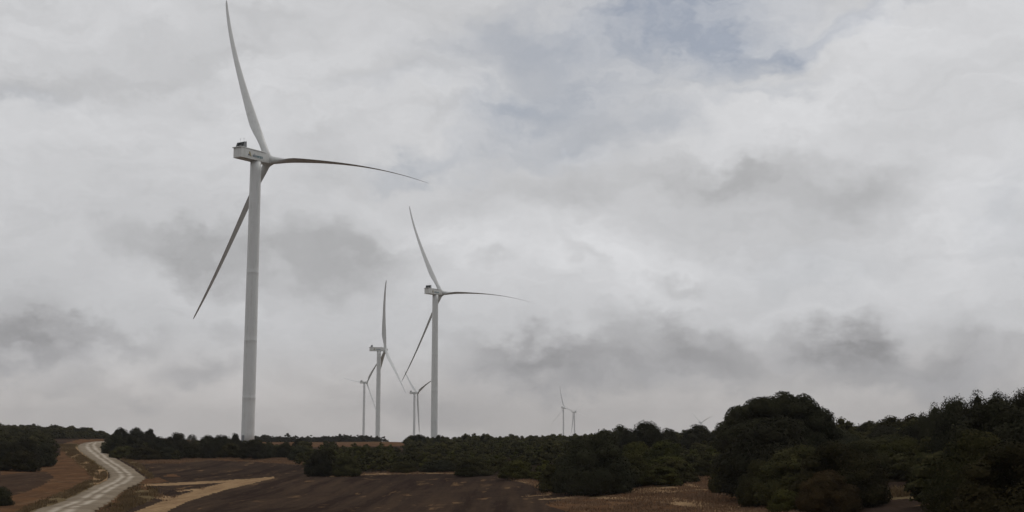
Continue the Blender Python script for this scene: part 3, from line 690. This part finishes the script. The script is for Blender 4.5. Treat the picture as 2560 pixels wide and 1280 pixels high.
TILT = R(5); BL = 71.0
def ring_mesh(name, rings, mats, close=True, smooth=True):
    n = len(rings[0]); V_ = np.vstack(rings); f = []
    for i in range(len(rings) - 1):
        for k in range(n): f.append([i * n + k, i * n + (k + 1) % n, (i + 1) * n + (k + 1) % n, (i + 1) * n + k])
    m_ = bpy.data.meshes.new(name); fs = [tuple(q_) for q_ in f]
    if close: fs += [tuple(range(n))[::-1], tuple((len(rings) - 1) * n + k for k in range(n))]
    m_.from_pydata([tuple(v) for v in V_], [], fs)
    for p in m_.polygons: p.use_smooth = smooth and len(p.vertices) < 8
    m_.materials.append(mats); bmf = bmesh.new(); bmf.from_mesh(m_); bmesh.ops.recalc_face_normals(bmf, faces=bmf.faces); bmf.to_mesh(m_); bmf.free()
    return m_
def tower_mesh(h):
    th = np.linspace(0, 2 * np.pi, 65)[:-1]; rings = []
    prof = []
    joints = [0, .16, .36, .60, 1.0]
    zs = sorted(set(np.round(np.concatenate([np.linspace(0, h, 30)]), 3)))
    def rad(z_): t = z_ / h; return 2.3 - .15 * t - .28 * max(0, t - .3) ** 1 * 1.0
    for z_ in zs: prof.append((z_, rad(z_)))
    for j in joints[1:-1]:
        zj = j * h
        prof += [(zj - .16, rad(zj)), (zj - .15, rad(zj) + .003), (zj + .15, rad(zj) + .003), (zj + .16, rad(zj))]
    prof.sort()
    for z_, r_ in prof: rings.append(np.column_stack([r_ * np.cos(th), r_ * np.sin(th), np.full(64, z_)]))
    return ring_mesh('tower', rings, WHITE)
def interp(s, xs, ys): return float(np.interp(s, xs, ys))
def blade_mesh(phi, fat=1.0, cone=.034, Bt=4.73, Ba=2.0, pe=3.2, sag=2.2):
    a = np.array([0, math.cos(TILT), math.sin(TILT)]); r = np.array([1., 0, 0]); v = np.cross(r, a)
    d = math.sin(phi) * r + math.cos(phi) * v; t = math.cos(phi) * r - math.sin(phi) * v
    rings = []; ss = np.concatenate([np.linspace(.022, .3, 22), np.linspace(.32, .93, 34), np.linspace(.94, 1, 10)])
    SX = [0, .035, .07, .12, .17, .21, .27, .35, .5, .65, .8, .92, .97, .99, 1]
    CH = [2.75, 2.75, 2.8, 3.3, 4.0, 4.25, 4.1, 3.6, 2.8, 2.2, 1.7, 1.25, .95, .6, .15]
    TH = [2.75, 2.75, 2.6, 2.15, 1.75, 1.5, 1.25, 1.0, .74, .58, .45, .34, .26, .18, .08]
    BLD = [0, 0, .15, .5, .85, 1, 1, 1, 1, 1, 1, 1, 1, 1, 1]
    n = 28
    for s in ss:
        rad = s * BL
        c0 = rad * (math.cos(cone) * d + math.sin(cone) * a) + Bt * s ** pe * t + Ba * s ** pe * a - np.array([0, 0, sag * s ** 2.2])
        ch, tk, w = interp(s, SX, CH) * (1 + (fat - 1) * s), interp(s, SX, TH) * (1 + (fat - 1) * 2 * s), interp(s, SX, BLD)
        tw = R(-12 * (1 - s) ** 2 - 9) * w
        cdir = -a * math.cos(tw) + t * math.sin(tw); tdir = t * math.cos(tw) + a * math.sin(tw)
        pts = []
        for k in range(n):
            q = 2 * math.pi * k / n
            x_ = .5 * (1 - math.cos(q)); sg = 1 if math.sin(q) >= 0 else -1
            yt = 2.6 * (.2969 * math.sqrt(max(x_, 0)) - .126 * x_ - .3516 * x_ ** 2 + .2843 * x_ ** 3 - .1015 * x_ ** 4) * 1.92
            ya = sg * yt * .5 * (1.15 if sg > 0 else .85)
            yc = .5 * math.sin(q)
            X_ = (1 - w) * (x_ - .5) + w * (x_ - .30); Y_ = (1 - w) * yc + w * ya
            pts.append(c0 + cdir * X_ * ch + tdir * Y_ * tk)
        rings.append(np.array(pts))
    return ring_mesh('blade', rings, BLADE)
def box_bm(bm, x0, x1, y0, y1, z0, z1, bev=0, mi=0):
    M_ = Matrix.Translation(((x0 + x1) / 2, (y0 + y1) / 2, (z0 + z1) / 2)) @ Matrix.Diagonal((x1 - x0, y1 - y0, z1 - z0, 1))
    r_ = bmesh.ops.create_cube(bm, size=1, matrix=M_)
    fs = {f for v in r_['verts'] for f in v.link_faces}
    for f in fs: f.material_index = mi
    if bev:
        bmesh.ops.bevel(bm, geom=list({e for v in r_['verts'] for e in v.link_edges}), offset=bev, segments=3, affect='EDGES', profile=.5, material=-1)
    return r_['verts']
def fin(name, bm, *mats):
    m_ = bpy.data.meshes.new(name); bm.to_mesh(m_); bm.free()
    for q in mats: m_.materials.append(q)
    return m_
# nacelle body: origin on the tower axis at tower top, +Y towards the rotor, long box with a roof cap and panel seams
NL0, NL1, NW, NH = -9.2, 5.0, 2.0, 3.9
bm = bmesh.new()
vs_ = box_bm(bm, -NW, NW, NL0, NL1, 0, NH - .35, 0)
for v in vs_:
    if v.co.y > 0: v.co.x *= .96
    if v.co.y > 0 and v.co.z < 1: v.co.z += .1
bmesh.ops.bevel(bm, geom=list(bm.edges), offset=.16, segments=3, affect='EDGES', profile=.5)
box_bm(bm, -NW - .1, NW + .1, NL0 - .55, NL1 - 1.9, NH - .35, NH, .10)      # roof cap overhanging the tail
box_bm(bm, -NW + .12, NW - .12, NL1 - 1.9, NL1 - .05, NH - .40, NH - .12, .10)
box_bm(bm, -NW - .035, -NW - .002, NL0 + .3, NL1 - .4, .78, .88); box_bm(bm, NW + .002, NW + .035, NL0 + .3, NL1 - .9, .78, .88)
nm = fin('nacelle', bm, NAC)
def cyl(bm, p0, p1, r0, r1, n=24, mi=0):
    p0, p1 = Vector(p0), Vector(p1); d = p1 - p0
    M_ = Matrix.Translation((p0 + p1) / 2) @ d.to_track_quat('Z', 'Y').to_matrix().to_4x4()
    q_ = bmesh.ops.create_cone(bm, cap_ends=True, segments=n, radius1=r0, radius2=r1, depth=d.length, matrix=M_)
    for f in {f for v in q_['verts'] for f in v.link_faces}: f.material_index = mi
# cooler frame on the roof at the tail: two side plates, radiators, crossbars, corner fins
bm = bmesh.new()
y0 = NL0 + .9; yb = y0 + 1.7
for sx in (-1, 1):
    xa, xb = sorted((sx * (NW - .02), sx * (NW - .12)))
    v8 = [bm.verts.new((x_, y_, z_)) for x_ in (xa, xb) for (y_, z_) in ((y0, NH), (yb, NH), (yb - .05, NH + 2.0), (y0 + .75, NH + 2.0))]
    for a4 in ((0, 1, 2, 3), (7, 6, 5, 4), (0, 4, 5, 1), (1, 5, 6, 2), (2, 6, 7, 3), (3, 7, 4, 0)): bm.faces.new([v8[k] for k in a4])
    cyl(bm, (sx * (NW - .1), yb - .2, NH + 2.0), (sx * (NW - .1), yb - .2, NH + 2.4), .10, .02, 8)
box_bm(bm, -NW + .12, NW - .12, y0 + .8, yb - .1, NH + 1.85, NH + 2.0)
bmesh.ops.recalc_face_normals(bm, faces=bm.faces)
cool = fin('cooler_frame', bm, GREYM)
bm = bmesh.new()
for x0_, x1_ in ((-NW + .2, -.75), (-.6, .6), (.75, NW - .2)):
    box_bm(bm, x0_, x1_, y0 + .75, y0 + 1.05, NH + .12, NH + 1.8, .03)
    for k in range(5): box_bm(bm, x0_ + .05, x1_ - .05, y0 + .70, y0 + .748, NH + .3 + k * .3, NH + .42 + k * .3)
radi = fin('radiator', bm, DARKM)
masts = []
for x_ in (-.9, .9):
    bm = bmesh.new()
    cyl(bm, (x_, yb - .4, NH + 1.95), (x_, yb - .4, NH + 3.3), .035, .025, 8)
    cyl(bm, (x_ - .2, yb - .4, NH + 3.1), (x_ + .2, yb - .4, NH + 3.1), .03, .03, 6)
    cyl(bm, (x_, yb - .4, NH + 3.3), (x_, yb - .4, NH + 3.5), .10, .10, 8)
    masts.append(fin('weather_mast', bm, GREYM))
# emblem: two-tone triangle
bm = bmesh.new()
def tri(bm, pts, mi):
    a_ = [bm.verts.new((NW + .012, y_, z_)) for y_, z_ in pts]; b_ = [bm.verts.new((NW - .05, y_, z_)) for y_, z_ in pts]
    f = bm.faces.new(a_); f.material_index = mi
    n = len(pts)
    for k in range(n): q = bm.faces.new((a_[k], b_[k], b_[(k + 1) % n], a_[(k + 1) % n])); q.material_index = mi
ey = NL0 + 3.2
tri(bm, [(ey + .95, 2.85), (ey + .55, 1.95), (ey + .95, 1.7), (ey + 1.2, 1.6)], 0)
tri(bm, [(ey + 1.0, 2.85), (ey + 1.25, 1.55), (ey + 1.9, 1.05)], 0)
tri(bm, [(ey + .5, 1.85), (ey, 1.15), (ey + .9, 1.2), (ey + .95, 1.6)], 1)
tri(bm, [(ey + .2, 1.08), (ey + .95, 1.12), (ey + 1.2, 1.45), (ey + 1.75, 1.02)], 0)
bmesh.ops.recalc_face_normals(bm, faces=bm.faces)
emb = fin('emblem', bm, YEL, SLATE)
def text_mesh(txt, size, ycen, zb, m_):
    cu = bpy.data.curves.new('lettering', 'FONT'); cu.body = txt; cu.size = size; cu.extrude = .02; cu.offset = .018; cu.space_character = 1.05
    o = bpy.data.objects.new('lettering', cu); COL.objects.link(o)
    me_ = bpy.data.meshes.new_from_object(o.evaluated_get(bpy.context.evaluated_depsgraph_get()))
    bpy.data.objects.remove(o); bpy.data.curves.remove(cu)
    me_.transform(Matrix(((0, 0, 1, NW + .005), (1, 0, 0, ycen), (0, 1, 0, zb), (0, 0, 0, 1))))
    me_.materials.clear(); me_.materials.append(m_); return me_
t1 = text_mesh('ela', 1.75, ey + 2.35, 1.1, BLUEG)
wmax = max(v.co.y for v in t1.vertices)
t2 = text_mesh('wan', 1.75, wmax + .10, 1.1, TEAL)
# hub with spinner: origin at rotor centre, axis along +Y (tilted with the shaft)
def hub_mesh():
    prof = [(-1.75, 1.6), (-1.6, 1.75), (-1.0, 1.95), (0, 2.1), (.9, 2.0), (1.7, 1.65), (2.3, 1.1), (2.65, .5), (2.75, .05)]
    th = np.linspace(0, 2 * np.pi, 41)[:-1]
    return ring_mesh('hub', [np.column_stack([r_ * np.cos(th), np.full(40, y_), r_ * np.sin(th)]) for y_, r_ in prof], BLADE)
HUB = hub_mesh()
def collar_mesh(phi, cone=.034):
    a = np.array([0, math.cos(TILT), math.sin(TILT)]); r = np.array([1., 0, 0]); v = np.cross(r, a)
    d = math.sin(phi) * r + math.cos(phi) * v; t = math.cos(phi) * r - math.sin(phi) * v
    th = np.linspace(0, 2 * np.pi, 33)[:-1]
    return ring_mesh('blade_root_fairing', [c_ * d + (np.cos(th)[:, None] * a + np.sin(th)[:, None] * t) * q for c_, q in ((.4, 1.95), (1.3, 1.75), (2.0, 1.52), (2.15, 1.48), (2.16, 1.38))], BLADE)
def door_mesh():
    bm = bmesh.new(); box_bm(bm, -.55, .55, -2.36, -2.2, .9, 3.1, .05); box_bm(bm, -.8, .8, -3.1, -2.2, .7, .85); 
    for k in range(4): box_bm(bm, -.6, .6, -3.1 - .28 * (k + 1), -3.1 - .28 * k + .02, .5 - .17 * k, .56 - .17 * k)
    return fin('door', bm, DOORM)
DOOR = door_mesh()
OVER = 6.3
TURB = [  # hub column, hub row, forward distance, heading, rotor azimuth, label
    (671, 401, 451.2, 33.7, -22.7, 'largest and nearest white wind turbine, its upper blade running out of the frame'),
    (1103, 733, 851.9, 35.7, -27.1, 'second largest white wind turbine, right of the nearest one'),
    (963, 874, 1249.4, 71.7, 3.6, 'wind turbine seen almost side on with one blade pointing straight up'),
    (917, 957, 2380., 40., 37.5, 'pale wind turbine left of the side on one, a faint blade reaching left'),
    (1044, 983, 2317.2, 59.2, 65.7, 'pale wind turbine just left of the second largest tower, a blade hanging straight down'),
    (1411, 1020, 3750., 32., -15., 'taller of two faint wind turbines far away right of centre'),
    (1433, 1031, 4078.3, -35.6, 59.3, 'shorter of two faint wind turbines far away right of centre, turned the other way'),
    (1754, 1057, 5350., 57.1, 63.6, 'faint wind turbine showing only its head above the oaks on the right'),
]
for k, (px, py, D_, yaw, phi, lab) in enumerate(TURB):
    d = px2dir(px, py); hub = d / d[1] * D_; psi = R(yaw)
    ax = np.array([math.sin(psi), math.cos(psi)])
    bx_, by_ = hub[0] - ax[0] * OVER, hub[1] - ax[1] * OVER
    z0 = gz(bx_, by_) - .3; hr = hub[2] - z0           # rotor centre above tower foot
    H = hr - 1.75
    root = empty('wind_turbine', (bx_, by_, z0), -psi)
    tag(root, lab, 'wind turbine', 'wind turbines of the wind farm')
    obj('tower', tower_mesh(H), root)
    dn = obj('door', DOOR, root)
    na_ = obj('nacelle', nm, root); na_.location = (0, 0, H)
    for nm2, m_ in (('cooler_frame', cool), ('radiator', radi), ('weather_mast', masts[0]), ('weather_mast', masts[1]), ('emblem', emb), ('lettering', t1), ('lettering', t2)):
        obj(nm2, m_, na_)
    hb = obj('hub', HUB, root); hb.location = (0, OVER, hr); hb.rotation_euler = (TILT, 0, 0)
    for j in range(3):
        ph = R(phi) + j * 2 * math.pi / 3
        bl = obj('blade', blade_mesh(ph, 1.0 if D_ < 2000 else 1.5), root); bl.location = (0, OVER, hr)
        cl_ = obj('blade_root_fairing', collar_mesh(ph), bl)

# ------------------------------------------------------------------ haze
bm = bmesh.new(); box_bm(bm, -9400, 9400, -9400, 9400, -95, 188)
hz = fin('haze', bm); hm = bpy.data.materials.new('haze'); hm.use_nodes = True; t = hm.node_tree; t.nodes.clear()
pv = t.nodes.new('ShaderNodeVolumePrincipled'); pv.inputs['Color'].default_value = (.93, .94, .97, 1); pv.inputs['Density'].default_value = 0.00009
pv.inputs['Anisotropy'].default_value = 0.0
oo = t.nodes.new('ShaderNodeOutputMaterial'); t.links.new(pv.outputs[0], oo.inputs['Volume'])
ho = obj('haze', hz, None, hm); tag(ho, kind='stuff')
